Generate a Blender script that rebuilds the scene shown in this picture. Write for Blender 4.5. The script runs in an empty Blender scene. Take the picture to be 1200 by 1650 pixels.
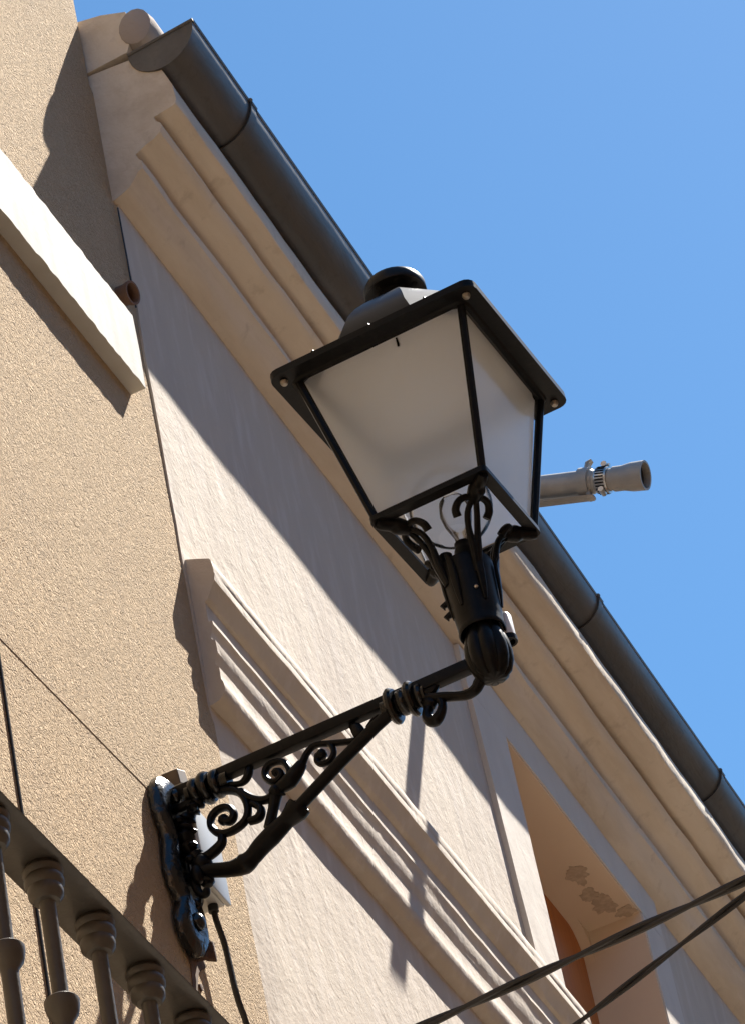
import bpy, bmesh, math, random
from mathutils import Vector, Matrix, noise as mnoise
random.seed(7)
R = math.radians
sc = bpy.context.scene
C = sc.collection

# ------------------------------------------------------------------ camera
cam_d = bpy.data.cameras.new('camera')
cam_d.sensor_fit = 'VERTICAL'; cam_d.sensor_height = 24.0; cam_d.lens = 96.90
cam_d.clip_start = 0.1; cam_d.clip_end = 2000
cam = bpy.data.objects.new('camera', cam_d); C.objects.link(cam)
rt = Vector((0.902, 0.3965, -0.170)); fw = Vector((-0.215, 0.755, 0.620))
fw.normalize(); rt = (rt - fw * rt.dot(fw)).normalized(); up = rt.cross(fw)
M = Matrix.Identity(4)
for i in range(3):
    M[i][0] = rt[i]; M[i][1] = up[i]; M[i][2] = -fw[i]
M.translation = Vector((2.24, 0, 1.6))
cam.matrix_world = M
sc.camera = cam

# ------------------------------------------------------------------ light
SUN = Vector((1.0, 2.12, 3.45)).normalized()
w = bpy.data.worlds.new('World'); sc.world = w; w.use_nodes = True
nt = w.node_tree; nt.nodes.clear()
sky = nt.nodes.new('ShaderNodeTexSky'); sky.sky_type = 'NISHITA'; sky.sun_disc = False
sky.sun_elevation = math.asin(SUN.z); sky.sun_rotation = math.atan2(SUN.x, SUN.y)
sky.air_density = 1.0; sky.dust_density = 0.3; sky.ozone_density = 3.0; sky.altitude = 300
hs = nt.nodes.new('ShaderNodeHueSaturation'); hs.inputs['Saturation'].default_value = 1.22; hs.inputs['Hue'].default_value = 0.492
bg = nt.nodes.new('ShaderNodeBackground'); bg.inputs['Strength'].default_value = 0.068
wo = nt.nodes.new('ShaderNodeOutputWorld')
nt.links.new(sky.outputs[0], hs.inputs['Color']); nt.links.new(hs.outputs[0], bg.inputs['Color']); nt.links.new(bg.outputs[0], wo.inputs['Surface'])
sd = bpy.data.lights.new('sun', 'SUN'); sd.energy = 5.0; sd.angle = R(0.53); sd.color = (1.0, 0.94, 0.85)
so = bpy.data.objects.new('sun', sd); C.objects.link(so)
so.rotation_euler = SUN.to_track_quat('Z', 'Y').to_euler()
sc.view_settings.view_transform = 'Standard'; sc.view_settings.look = 'None'
sc.view_settings.exposure = 1.38; sc.view_settings.gamma = 1.0
sc.cycles.max_bounces = 16; sc.cycles.transmission_bounces = 8; sc.cycles.transparent_max_bounces = 24

# ------------------------------------------------------------------ materials
def mat(name, col, rough=0.7, metal=0.0, bump=None, var=None, spec=0.5, extra=None):
    m = bpy.data.materials.new(name); m.use_nodes = True
    t = m.node_tree; b = t.nodes['Principled BSDF']
    b.inputs['Base Color'].default_value = (*col, 1); b.inputs['Roughness'].default_value = rough
    b.inputs['Metallic'].default_value = metal; b.inputs['Specular IOR Level'].default_value = spec
    tc = t.nodes.new('ShaderNodeTexCoord')
    if var:                       # list of (scale xyz, amount, second colour, contrast lo, hi)
        prev = None
        for sclv, amt, c2, lo, hi in var:
            mp = t.nodes.new('ShaderNodeMapping'); mp.inputs['Scale'].default_value = sclv
            t.links.new(tc.outputs['Object'], mp.inputs['Vector'])
            nz = t.nodes.new('ShaderNodeTexNoise'); nz.inputs['Scale'].default_value = 1.0; nz.inputs['Detail'].default_value = 6; nz.inputs['Roughness'].default_value = 0.6
            t.links.new(mp.outputs[0], nz.inputs['Vector'])
            mr = t.nodes.new('ShaderNodeMapRange'); mr.inputs['From Min'].default_value = lo; mr.inputs['From Max'].default_value = hi
            mr.inputs['To Min'].default_value = 0; mr.inputs['To Max'].default_value = amt
            t.links.new(nz.outputs['Fac'], mr.inputs['Value'])
            mx = t.nodes.new('ShaderNodeMix'); mx.data_type = 'RGBA'
            t.links.new(mr.outputs[0], mx.inputs['Factor'])
            if prev is None: mx.inputs['A'].default_value = (*col, 1)
            else: t.links.new(prev, mx.inputs['A'])
            mx.inputs['B'].default_value = (*c2, 1)
            prev = mx.outputs['Result']
        t.links.new(prev, b.inputs['Base Color'])
    if bump:                      # list of (scale xyz, strength, distance, kind)
        pn = None
        for sclv, st, dist, kind in bump:
            mp = t.nodes.new('ShaderNodeMapping'); mp.inputs['Scale'].default_value = sclv
            t.links.new(tc.outputs['Object'], mp.inputs['Vector'])
            if kind == 'noise':
                nz = t.nodes.new('ShaderNodeTexNoise'); nz.inputs['Scale'].default_value = 1; nz.inputs['Detail'].default_value = 4
                nz.inputs['Distortion'].default_value = 0.6; out = nz.outputs['Fac']
                t.links.new(mp.outputs[0], nz.inputs['Vector'])
            elif kind == 'worm':  # short curled ridges of dashed render
                nz = t.nodes.new('ShaderNodeTexNoise'); nz.inputs['Scale'].default_value = 1; nz.inputs['Detail'].default_value = 2
                nz.inputs['Distortion'].default_value = 1.2
                t.links.new(mp.outputs[0], nz.inputs['Vector'])
                m1 = t.nodes.new('ShaderNodeMath'); m1.operation = 'SUBTRACT'; m1.inputs[1].default_value = 0.5
                t.links.new(nz.outputs['Fac'], m1.inputs[0])
                m2 = t.nodes.new('ShaderNodeMath'); m2.operation = 'ABSOLUTE'; t.links.new(m1.outputs[0], m2.inputs[0])
                m3 = t.nodes.new('ShaderNodeMapRange'); m3.inputs['From Max'].default_value = 0.16
                m3.inputs['To Min'].default_value = 1.0; m3.inputs['To Max'].default_value = 0.0
                t.links.new(m2.outputs[0], m3.inputs['Value']); out = m3.outputs[0]
            bp = t.nodes.new('ShaderNodeBump'); bp.inputs['Strength'].default_value = st; bp.inputs['Distance'].default_value = dist
            t.links.new(out, bp.inputs['Height'])
            if pn is not None: t.links.new(pn, bp.inputs['Normal'])
            pn = bp.outputs['Normal']
        t.links.new(pn, b.inputs['Normal'])
    return m

MT = {}
MT['stucco'] = mat('dashed_stucco', (0.55, 0.410, 0.262), 0.95, var=[((1.3, 1.3, 1.1), 0.65, (0.47, 0.35, 0.228), 0.35, 0.72), ((6, 6, 1.2), 0.45, (0.44, 0.335, 0.235), 0.50, 0.78), ((14, 14, 14), 0.35, (0.60, 0.46, 0.315), 0.52, 0.75), ((55, 55, 55), 0.45, (0.66, 0.515, 0.34), 0.5, 0.75)],
    bump=[((82, 82, 82), 0.65, 0.007, 'worm'), ((120, 120, 120), 0.6, 0.006, 'noise')], spec=0.2)
MT['plaster'] = mat('cream_painted_plaster', (0.58, 0.505, 0.42), 0.85, var=[((5, 5, 1.6), 0.65, (0.48, 0.41, 0.355), 0.45, 0.75), ((26, 20, 5), 0.75, (0.67, 0.605, 0.545), 0.5, 0.75)],
    bump=[((7, 13, 5), 0.40, 0.010, 'noise'), ((22, 22, 22), 0.35, 0.006, 'noise'), ((60, 60, 60), 0.5, 0.003, 'noise'), ((220, 220, 220), 0.35, 0.0015, 'noise')], spec=0.25)
MT['cornice'] = mat('cornice_plaster', (0.70, 0.61, 0.495), 0.85, var=[((7, 1.3, 7), 0.75, (0.52, 0.43, 0.33), 0.42, 0.70), ((34, 6, 34), 0.5, (0.76, 0.68, 0.575), 0.5, 0.75), ((16, 16, 16), 0.5, (0.36, 0.285, 0.21), 0.58, 0.78)],
    bump=[((10, 5, 10), 0.55, 0.010, 'noise'), ((45, 25, 45), 0.4, 0.004, 'noise'), ((110, 110, 110), 0.35, 0.002, 'noise')], spec=0.25)
MT['white_paint'] = mat('white_painted_band', (0.55, 0.53, 0.48), 0.75, var=[((5, 7, 7), 0.4, (0.36, 0.335, 0.285), 0.46, 0.76)],
    bump=[((9, 9, 9), 0.25, 0.004, 'noise'), ((110, 110, 110), 0.25, 0.0015, 'noise')], spec=0.3)
MT['trim'] = mat('pale_window_trim', (0.66, 0.60, 0.53), 0.8, var=[((8, 8, 4), 0.5, (0.57, 0.50, 0.43), 0.45, 0.75)],
    bump=[((14, 14, 9), 0.4, 0.008, 'noise'), ((100, 100, 100), 0.3, 0.002, 'noise')], spec=0.25)
MT['reveal'] = mat('tan_painted_reveal', (0.74, 0.615, 0.475), 0.75, var=[((4, 4, 4), 0.4, (0.68, 0.555, 0.42), 0.45, 0.75)], bump=[((40, 40, 40), 0.25, 0.003, 'noise')])
MT['patch'] = mat('peeled_patch', (0.47, 0.375, 0.28), 0.9, var=[((45, 45, 45), 0.9, (0.62, 0.51, 0.385), 0.42, 0.66)])
MT['orange'] = mat('orange_brown_wood', (0.52, 0.18, 0.04), 0.55, var=[((40, 40, 3), 0.6, (0.40, 0.125, 0.025), 0.4, 0.7)])
MT['zinc'] = mat('dark_zinc', (0.090, 0.084, 0.078), 0.42, 0.3, var=[((7, 2, 7), 0.8, (0.15, 0.142, 0.134), 0.45, 0.72), ((30, 30, 30), 0.5, (0.05, 0.045, 0.04), 0.55, 0.75)], bump=[((9, 3, 9), 0.35, 0.010, 'noise'), ((40, 14, 40), 0.2, 0.003, 'noise')])
MT['tile'] = mat('old_clay_tile', (0.34, 0.24, 0.18), 0.9, var=[((14, 14, 14), 0.7, (0.25, 0.19, 0.15), 0.4, 0.7)], bump=[((50, 50, 50), 0.5, 0.004, 'noise')])
MT['mortar'] = mat('grey_mortar', (0.36, 0.31, 0.28), 0.95, bump=[((50, 50, 50), 0.5, 0.004, 'noise')])
MT['iron'] = mat('black_painted_iron', (0.0045, 0.0045, 0.005), 0.36, 0.0, var=[((70, 70, 70), 0.6, (0.016, 0.015, 0.014), 0.55, 0.75)], bump=[((120, 120, 120), 0.25, 0.0012, 'noise')], spec=0.14)
MT['gloss_iron'] = mat('glossy_black_cast_iron', (0.006, 0.006, 0.0065), 0.19, 0.0, bump=[((60, 60, 60), 0.5, 0.005, 'noise')], spec=0.6)
MT['scored'] = mat('scored_stucco', (0.27, 0.195, 0.13), 0.95)
MT['collar_iron'] = mat('satin_black_iron', (0.0045, 0.0045, 0.005), 0.22, spec=0.4)
MT['roof_iron'] = mat('black_sheet_metal', (0.010, 0.010, 0.011), 0.36, 0.0, spec=0.2, bump=[((14, 14, 14), 0.15, 0.004, 'noise')])
MT['rail'] = mat('dark_railing_paint', (0.080, 0.071, 0.060), 0.38, 0.0, var=[((20, 20, 20), 0.7, (0.052, 0.044, 0.036), 0.4, 0.7)], bump=[((80, 80, 80), 0.3, 0.002, 'noise')])
MT['rust'] = mat('rusty_iron', (0.085, 0.042, 0.024), 0.85, 0.0, var=[((60, 60, 60), 0.7, (0.06, 0.035, 0.024), 0.4, 0.65)], bump=[((90, 90, 90), 0.6, 0.003, 'noise')])
MT['clip'] = mat('weathered_steel', (0.14, 0.105, 0.075), 0.55, 0.3, var=[((50, 50, 50), 0.6, (0.09, 0.07, 0.05), 0.4, 0.7)])
MT['clay'] = mat('brown_clay_pipe', (0.20, 0.115, 0.075), 0.8, var=[((40, 40, 40), 0.6, (0.11, 0.065, 0.045), 0.4, 0.7)], bump=[((60, 60, 60), 0.4, 0.003, 'noise')])
MT['cable'] = mat('black_cable_rubber', (0.018, 0.017, 0.017), 0.5)
MT['box'] = mat('grey_box_plastic', (0.50, 0.51, 0.50), 0.28, spec=0.6)
MT['pipe'] = mat('weathered_grey_pipe', (0.34, 0.325, 0.30), 0.5, 0.2, var=[((14, 14, 14), 0.7, (0.45, 0.43, 0.40), 0.42, 0.7)], bump=[((40, 40, 40), 0.3, 0.003, 'noise')])
MT['steel'] = mat('bright_steel', (0.55, 0.54, 0.52), 0.28, 0.9)
MT['dark'] = mat('hollow_shade', (0.006, 0.006, 0.006), 0.9)  # near-black colour for the shade inside pipe mouths, cup, slots and vent holes
MT['screw'] = mat('screw_metal', (0.30, 0.27, 0.23), 0.4, 0.7)
MT['ground'] = mat('street_paving', (0.24, 0.21, 0.18), 0.9, var=[((2, 2, 2), 0.6, (0.19, 0.165, 0.14), 0.4, 0.7)])
MT['facing'] = mat('facing_tan_render', (0.42, 0.33, 0.24), 0.9)
MT['white_tube'] = mat('white_plastic_tube', (0.75, 0.76, 0.76), 0.35)

def glass_polished(nm='polished_glass_face', ior=1.4):
    m = bpy.data.materials.new(nm); m.use_nodes = True; t = m.node_tree; t.nodes.clear()
    o = t.nodes.new('ShaderNodeOutputMaterial')
    tp = t.nodes.new('ShaderNodeBsdfTransparent'); tp.inputs['Color'].default_value = (0.97, 0.975, 0.98, 1)
    gl = t.nodes.new('ShaderNodeBsdfGlossy'); gl.inputs['Roughness'].default_value = 0.12
    fr = t.nodes.new('ShaderNodeFresnel'); fr.inputs['IOR'].default_value = ior
    c = t.nodes.new('ShaderNodeMixShader')
    t.links.new(fr.outputs[0], c.inputs[0]); t.links.new(tp.outputs[0], c.inputs[1]); t.links.new(gl.outputs[0], c.inputs[2])
    t.links.new(c.outputs[0], o.inputs['Surface'])
    return m
def glass_frosted():
    # the etched inner face of a pane
    m = bpy.data.materials.new('frosted_glass'); m.use_nodes = True; t = m.node_tree; t.nodes.clear()
    o = t.nodes.new('ShaderNodeOutputMaterial')
    tr = t.nodes.new('ShaderNodeBsdfTranslucent'); tr.inputs['Color'].default_value = (0.97, 0.985, 1.0, 1)
    df = t.nodes.new('ShaderNodeBsdfDiffuse'); df.inputs['Color'].default_value = (0.72, 0.71, 0.69, 1)
    rf = t.nodes.new('ShaderNodeBsdfRefraction'); rf.inputs['Color'].default_value = (0.98, 0.99, 1.0, 1); rf.inputs['Roughness'].default_value = 0.9; rf.inputs['IOR'].default_value = 1.11
    a = t.nodes.new('ShaderNodeMixShader'); a.inputs[0].default_value = 0.12
    b = t.nodes.new('ShaderNodeMixShader'); b.inputs[0].default_value = 0.46
    tc = t.nodes.new('ShaderNodeTexCoord'); nz_ = t.nodes.new('ShaderNodeTexNoise'); nz_.inputs['Scale'].default_value = 9; nz_.inputs['Detail'].default_value = 5
    mr = t.nodes.new('ShaderNodeMapRange'); mr.inputs['From Min'].default_value = 0.45; mr.inputs['From Max'].default_value = 0.8; mr.inputs['To Min'].default_value = 0.02; mr.inputs['To Max'].default_value = 0.20
    t.links.new(tc.outputs['Object'], nz_.inputs['Vector']); t.links.new(nz_.outputs['Fac'], mr.inputs['Value']); t.links.new(mr.outputs[0], a.inputs[0])
    t.links.new(tr.outputs[0], a.inputs[1]); t.links.new(df.outputs[0], a.inputs[2])
    t.links.new(a.outputs[0], b.inputs[1]); t.links.new(rf.outputs[0], b.inputs[2])
    t.links.new(b.outputs[0], o.inputs['Surface'])
    return m
MT['frost'] = glass_frosted()
MT['polish'] = glass_polished(ior=1.22)
MT['thin_glass'] = glass_polished('thin_bulb_glass', 1.06)
MT['frost'] = glass_frosted()
def glass_clear():
    m = bpy.data.materials.new('clear_glass'); m.use_nodes = True; b = m.node_tree.nodes['Principled BSDF']
    b.inputs['Transmission Weight'].default_value = 1; b.inputs['Roughness'].default_value = 0.03; b.inputs['IOR'].default_value = 1.30
    b.inputs['Base Color'].default_value = (0.95, 0.96, 0.97, 1)
    return m
MT['glass'] = glass_clear()

# ------------------------------------------------------------------ mesh helpers
class MB:
    def __init__(s): s.v = []; s.f = []
    def add(s, vs, fs):
        o = len(s.v); s.v += [tuple(p) for p in vs]; s.f += [tuple(i + o for i in f) for f in fs]; return s
    def build(s, name, m, parent=None, smooth=True, off=(0, 0, 0), bevel=0, angle=35):
        me = bpy.data.meshes.new(name)
        me.from_pydata([(p[0] - off[0], p[1] - off[1], p[2] - off[2]) for p in s.v], [], s.f); me.update()
        bm = bmesh.new(); bm.from_mesh(me); bmesh.ops.recalc_face_normals(bm, faces=bm.faces)
        if bevel:
            es = [e for e in bm.edges if len(e.link_faces) == 2 and e.calc_face_angle(0) > 0.6]
            bmesh.ops.bevel(bm, geom=es, offset=bevel, segments=2, profile=0.5, affect='EDGES', clamp_overlap=True)
        bm.to_mesh(me); bm.free()
        if smooth:
            for p in me.polygons: p.use_smooth = True
            try: me.set_sharp_from_angle(angle=R(angle))
            except Exception: pass
        me.materials.append(m)
        o = bpy.data.objects.new(name, me); C.objects.link(o)
        if parent is not None: o.parent = parent
        return o

def box(mb, a, b):
    x0, y0, z0 = a; x1, y1, z1 = b
    return mb.add([(x0,y0,z0),(x1,y0,z0),(x1,y1,z0),(x0,y1,z0),(x0,y0,z1),(x1,y0,z1),(x1,y1,z1),(x0,y1,z1)],
        [(0,3,2,1),(4,5,6,7),(0,1,5,4),(1,2,6,5),(2,3,7,6),(3,0,4,7)])

def catmull(pts, n=5):
    pts = [Vector(p) for p in pts]; out = []
    for i in range(len(pts) - 1):
        p0 = pts[max(i-1, 0)]; p1 = pts[i]; p2 = pts[i+1]; p3 = pts[min(i+2, len(pts)-1)]
        for k in range(n):
            t = k / n
            out.append(0.5*((2*p1) + (p2-p0)*t + (2*p0-5*p1+4*p2-p3)*t*t + (3*p1-p0-3*p2+p3)*t**3))
    out.append(pts[-1]); return out

def tube(mb, pts, rad, n=10, aspect=1.0, side=None, twist=0.0):
    """tube along pts; rad a number or a list; aspect flattens along `side`"""
    pts = [Vector(p) for p in pts]; m = len(pts)
    if not hasattr(rad, '__len__'): rad = [rad] * m
    if len(rad) != m:
        r0 = rad; rad = []
        for i in range(m):
            u = i / (m-1) * (len(r0)-1); k = min(int(u), len(r0)-2); rad.append(r0[k] + (r0[k+1]-r0[k]) * (u-k))
    vs = []; nrm = None
    for i in range(m):
        t = (pts[min(i+1, m-1)] - pts[max(i-1, 0)]).normalized()
        if side is not None:
            s = Vector(side); s = (s - t * s.dot(t)).normalized(); nrm = s
        elif nrm is None:
            a = Vector((0, 0, 1)) if abs(t.z) < 0.9 else Vector((1, 0, 0)); nrm = (a - t * a.dot(t)).normalized()
        else: nrm = (nrm - t * nrm.dot(t)).normalized()
        b = t.cross(nrm)
        for k in range(n):
            an = 2*math.pi*k/n + twist*i
            vs.append(pts[i] + nrm*math.cos(an)*rad[i]*aspect + b*math.sin(an)*rad[i])
    fs = []
    for i in range(m-1):
        for k in range(n):
            fs.append((i*n+k, i*n+(k+1)%n, (i+1)*n+(k+1)%n, (i+1)*n+k))
    fs.append(tuple(range(n-1, -1, -1))); fs.append(tuple((m-1)*n+k for k in range(n)))
    return mb.add(vs, fs)

def lathe(mb, prof, c=(0,0,0), ax=(0,0,1), n=20, cap=True, rib=None):
    """prof: list of (r, h) along the axis ax from c"""
    ax = Vector(ax).normalized(); a = Vector((1,0,0)) if abs(ax.x) < 0.8 else Vector((0,1,0))
    u = (a - ax*a.dot(ax)).normalized(); v = ax.cross(u); c = Vector(c); vs = []
    for r, h in prof:
        for k in range(n):
            an = 2*math.pi*k/n; q = r * (rib(an, h) if rib else 1)
            vs.append(c + ax*h + u*math.cos(an)*q + v*math.sin(an)*q)
    fs = []
    for i in range(len(prof)-1):
        for k in range(n): fs.append((i*n+k, i*n+(k+1)%n, (i+1)*n+(k+1)%n, (i+1)*n+k))
    if cap:
        fs.append(tuple(range(n-1, -1, -1))); fs.append(tuple((len(prof)-1)*n+k for k in range(n)))
    return mb.add(vs, fs)

def sphere(mb, c, r, n=12, sq=(1,1,1)):
    vs = []; fs = []; h = n//2
    for i in range(1, h):
        th = math.pi*i/h
        for k in range(n):
            ph = 2*math.pi*k/n
            vs.append((c[0]+r*sq[0]*math.sin(th)*math.cos(ph), c[1]+r*sq[1]*math.sin(th)*math.sin(ph), c[2]+r*sq[2]*math.cos(th)))
    a = len(vs); vs.append((c[0],c[1],c[2]+r*sq[2])); vs.append((c[0],c[1],c[2]-r*sq[2]))
    for i in range(h-2):
        for k in range(n): fs.append((i*n+k, (i+1)*n+k, (i+1)*n+(k+1)%n, i*n+(k+1)%n))
    for k in range(n):
        fs.append((a, k, (k+1)%n)); fs.append((a+1, (h-2)*n+(k+1)%n, (h-2)*n+k))
    return mb.add(vs, fs)

def nz(x, y=0.0, z=0.0): return mnoise.noise(Vector((x, y, z)))

def run(mb, prof_at, y0, y1, step=0.06):
    """closed profile (list of x,z) swept along Y; prof_at(y) gives it"""
    n = max(2, int((y1-y0)/step)+1); ys = [y0 + (y1-y0)*i/(n-1) for i in range(n)]
    vs = []; k = None
    for y in ys:
        p = prof_at(y); k = len(p)
        vs += [(q[0], y + (q[2] if len(q) > 2 else 0), q[1]) for q in p]
    fs = []
    for i in range(n-1):
        for j in range(k): fs.append((i*k+j, i*k+(j+1)%k, (i+1)*k+(j+1)%k, (i+1)*k+j))
    fs.append(tuple(range(k-1, -1, -1))); fs.append(tuple((n-1)*k+j for j in range(k)))
    return mb.add(vs, fs)

def tag(o, label=None, cat=None, group=None, kind=None):
    if label: o['label'] = label
    if cat: o['category'] = cat
    if group: o['group'] = group
    if kind: o['kind'] = kind
    return o
def empty(name, loc, rz=0.0):
    o = bpy.data.objects.new(name, None); o.empty_display_size = 0.1; C.objects.link(o)
    o.location = loc; o.rotation_euler = (0, 0, rz); return o

# ------------------------------------------------------------------ setting
g = MB(); g.add([(-300,-300,0),(300,-300,0),(300,300,0),(-300,300,0)], [(0,1,2,3)])
tag(g.build('street', MT['ground'], smooth=False), kind='structure')

# unseen facing house, added to shade the street and close off the low sky
bC = empty('unseen_facing_building', (4.6, 8, 0)); oC = (4.6, 8, 0)
tag(bC, 'unseen plain tan building across the narrow street, added for shade and bounced light', 'building')
m = MB(); box(m, (4.6, -14, 0), (9.0, 34, 9.7)); m.build('wall', MT['facing'], bC, off=oC, smooth=False)
for i in range(9):
    for zz in (1.0, 4.2):
        m = MB(); box(m, (4.56, -10.5+4.4*i, zz), (4.597, -9.4+4.4*i, zz+1.9)); m.build('window', MT['orange'], bC, off=oC, smooth=False)

bD = empty('unseen_end_building', (1, -8, 0)); oD0 = (1, -8, 0)  # unseen house added to block the sky behind and bounce warm sunlight
tag(bD, 'unseen plain tan building behind the viewer, added to block sky and bounce sunlight', 'building')
m = MB(); box(m, (-6.0, -16, 0), (4.55, -8, 10.0)); m.build('wall', MT['facing'], bD, off=oD0, smooth=False)
for xx in (-1.0, 1.2, 3.2):
    for zz in (1.0, 4.2, 7.4):
        m = MB(); box(m, (xx, -7.997, zz), (xx+0.9, -7.95, zz+1.9)); m.build('window', MT['orange'], bD, off=oD0, smooth=False)

# ------------------------------------------------------------------ stucco building (left)
bA = empty('stucco_building', (0, 4, 0)); oA = (0, 4, 0)
tag(bA, 'left building with tan coarse stucco wall and white string course', 'building')
JY = 6.383                                   # the joint between the two houses
wv = MB(); X1 = -0.004
zs = [0, 4, 5, 5.5] + [5.6 + 0.05*i for i in range(60)] + [8.7, 9.5, 11.0]
def edge1(z):
    base = JY if z < 8.30 else 6.352
    base += 0.022 if z < 8.30 else 0
    return base + 0.006*nz(0, 3.1*z, 1.7) + 0.0035*nz(5, 16*z, 0.3)
vs = []; fs = []
for z in zs:
    vs += [(X1, -7.99, z), (X1, edge1(z), z), (-0.35, edge1(z), z), (-0.35, -7.99, z)]
for i in range(len(zs)-1):
    for j in range(4): fs.append((i*4+j, i*4+(j+1)%4, i*4+4+(j+1)%4, i*4+4+j))
fs.append((3,2,1,0)); fs.append(tuple((len(zs)-1)*4+j for j in range(4)))
wv.add(vs, fs); wv.build('wall', MT['stucco'], bA, off=oA, smooth=False)
# white string course
sb = MB()
def slab_prof(y):
    a = 0.003*nz(y*6, 1, 2)+0.0025*nz(y*31, 1, 2); b = 0.003*nz(y*9, 4, 2)+0.002*nz(y*37, 4, 2); e = max(0, y-6.20)/0.07
    return [(-0.02, 7.502), (0.030+a, 7.500+b), (0.0315+a, 7.40), (0.0315+b, 7.290+a*2), (-0.02, 7.290)]
run(sb, slab_prof, 3.0, 6.262, 0.012); run(sb, slab_prof, -7.9, 2.999, 0.3)
sb.build('string_course', MT['white_paint'], bA, off=oA, angle=40)
# hairline groove scored in the stucco
gm = MB(); tube(gm, [(X1+0.0005, y, 6.045 + 0.045*(y-4.9)/1.2 + 0.004*nz(y*5, 2, 2)) for y in [4.0+0.06*i for i in range(34)]], 0.0009, 6)
gm.build('groove', MT['scored'], bA, off=oA)
bs = MB(); box(bs, (-0.1, 2.2, 3.62), (0.47, 5.12, 3.78)); bs.build('balcony_slab', MT['white_paint'], bA, off=oA, bevel=0.01)

def sm(t): t = max(0, min(1, t)); return t*t*(3-2*t)
# ------------------------------------------------------------------ cream building (right)
bB = empty('cream_building', (0, 9, 0)); oB = (0, 9, 0)
tag(bB, 'cream plastered building with heavy moulded cornice, string moulding and tall window', 'building')
YE = 15.0; WY0, WY1, WZ0, WZ1 = 8.597, 9.612, 5.2, 7.785
wb = MB()
def gridwall(mb, y0, y1, z0, z1, x=0.0, xb=-0.3, amp=0.0028, st=0.09):
    ny = max(1, int((y1-y0)/st)); nzz = max(1, int((z1-z0)/st)); vs = []; fs = []
    for i in range(ny+1):
        for j in range(nzz+1):
            y = y0+(y1-y0)*i/ny; z = z0+(z1-z0)*j/nzz
            e = min(1, min(i, ny-i)/1.0, 1)
            dy = (0.006*nz(2, 7*z, 8) + 0.004*nz(9, 22*z, 8)) if (i == 0 and y0 < 6.5) else 0
            vs.append((x + amp*nz(y*3.1, z*2.3, 0.5)*(0 if (i in (0, ny) and y0 > 6.5) else 1) - (0.0075*(1-sm((z-6.35)/0.45)) if (i == 0 and y0 < 6.5) else 0), y+dy, z))
    for i in range(ny):
        for j in range(nzz):
            a = i*(nzz+1)+j; fs.append((a, a+nzz+1, a+nzz+2, a+1))
    o = len(vs)
    bd = [i*(nzz+1) for i in range(ny+1)] + [ny*(nzz+1)+j for j in range(1, nzz+1)] + [i*(nzz+1)+nzz for i in range(ny-1, -1, -1)] + [j for j in range(nzz-1, 0, -1)]
    for k in bd: vs.append((xb, vs[k][1], vs[k][2]))
    m = len(bd)
    for k in range(m): fs.append((bd[k], o+k, o+(k+1)%m, bd[(k+1)%m]))
    fs.append(tuple(o+k for k in range(m)))
    mb.add(vs, fs)
gridwall(wb, JY+0.003, WY0, 5.0, 8.40)
gridwall(wb, WY0, WY1, WZ1, 8.40)
gridwall(wb, WY1, YE, 5.0, 8.40)
gridwall(wb, JY+0.003, YE, 0, 5.0, st=0.6)
wb.build('wall', MT['plaster'], bB, off=oB, angle=60)

# cornice
CP = [(-0.03, 7.938), (0.002, 7.945), (0.020, 7.951), (0.040, 7.963), (0.057, 7.981), (0.069, 7.996), (0.079, 8.004), (0.081, 8.022), (0.074, 8.032), (0.070, 8.050),
      (0.080, 8.056), (0.098, 8.066), (0.118, 8.073), (0.136, 8.084), (0.144, 8.098), (0.140, 8.112), (0.130, 8.122), (0.129, 8.134), (0.155, 8.139), (0.177, 8.145),
      (0.184, 8.150), (0.188, 8.162), (0.187, 8.205), (0.172, 8.255), (0.155, 8.300), (0.12, 8.335), (-0.03, 8.345)]
def sm(t): t = max(0, min(1, t)); return t*t*(3-2*t)
def corn_prof(y):
    out = []; s = 0.028*sm((y-7.3)/1.6)
    for i, (x, z) in enumerate(CP):
        if 0 < i < len(CP)-1:
            a = 0.0035*nz(y*2.2, i*0.35, 3.3) + 0.0028*nz(y*8, i*0.6, 7.3)
            b = 0.0045*nz(y*1.6, i*0.25, 9.1) + 0.0030*nz(y*9, i*0.7, 4.4)
        else: a = b = 0
        if 18 <= i <= 24: x += s
        if i <= 10: b += -0.035*sm((y-7.5)/2.2)*(1 - i/11)
        yo = 0.004*nz(i*0.9, 3, 1) if y < 6.40 else 0
        out.append((x+a*(0.3 if y < 6.40 else 1), z+b, yo))
    return out
cm = MB(); run(cm, corn_prof, 6.367, YE, 0.055)
cm.build('cornice', MT['cornice'], bB, off=oB, angle=32)
# block above the cornice end, with a clay roof tile
vb = MB()
run(vb, lambda y: [(-0.03, 8.347), (0.098+0.004*nz(y*9), 8.358), (0.112, 8.40), (0.118, 8.455), (0.110, 8.484), (0.05, 8.507), (-0.03, 8.522)], 6.362, 6.62, 0.04)
vb.build('verge_block', MT['cornice'], bB, off=oB)
rf = MB()
def tile_row(mb, y, r=0.075, x0=0.168, x1=-3.0):
    n = 9; vs = []
    for (x, z) in ((x0, 8.405), (x1, 8.405 + (x0-x1)*0.32)):
        for k in range(n):
            a = math.pi*k/(n-1); vs.append((x, y - r*math.cos(a), z + r*math.sin(a)))
        for k in range(n):
            a = math.pi*k/(n-1); vs.append((x, y - (r-0.014)*math.cos(a), z + (r-0.014)*math.sin(a)))
    fs = []
    for k in range(n-1):
        fs += [(k, k+1, 2*n+k+1, 2*n+k), (n+k, 3*n+k, 3*n+k+1, n+k+1), (k, n+k, n+k+1, k+1)]
    mb.add(vs, fs)
for i in range(42): tile_row(rf, 6.66 + 0.2*i)
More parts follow.
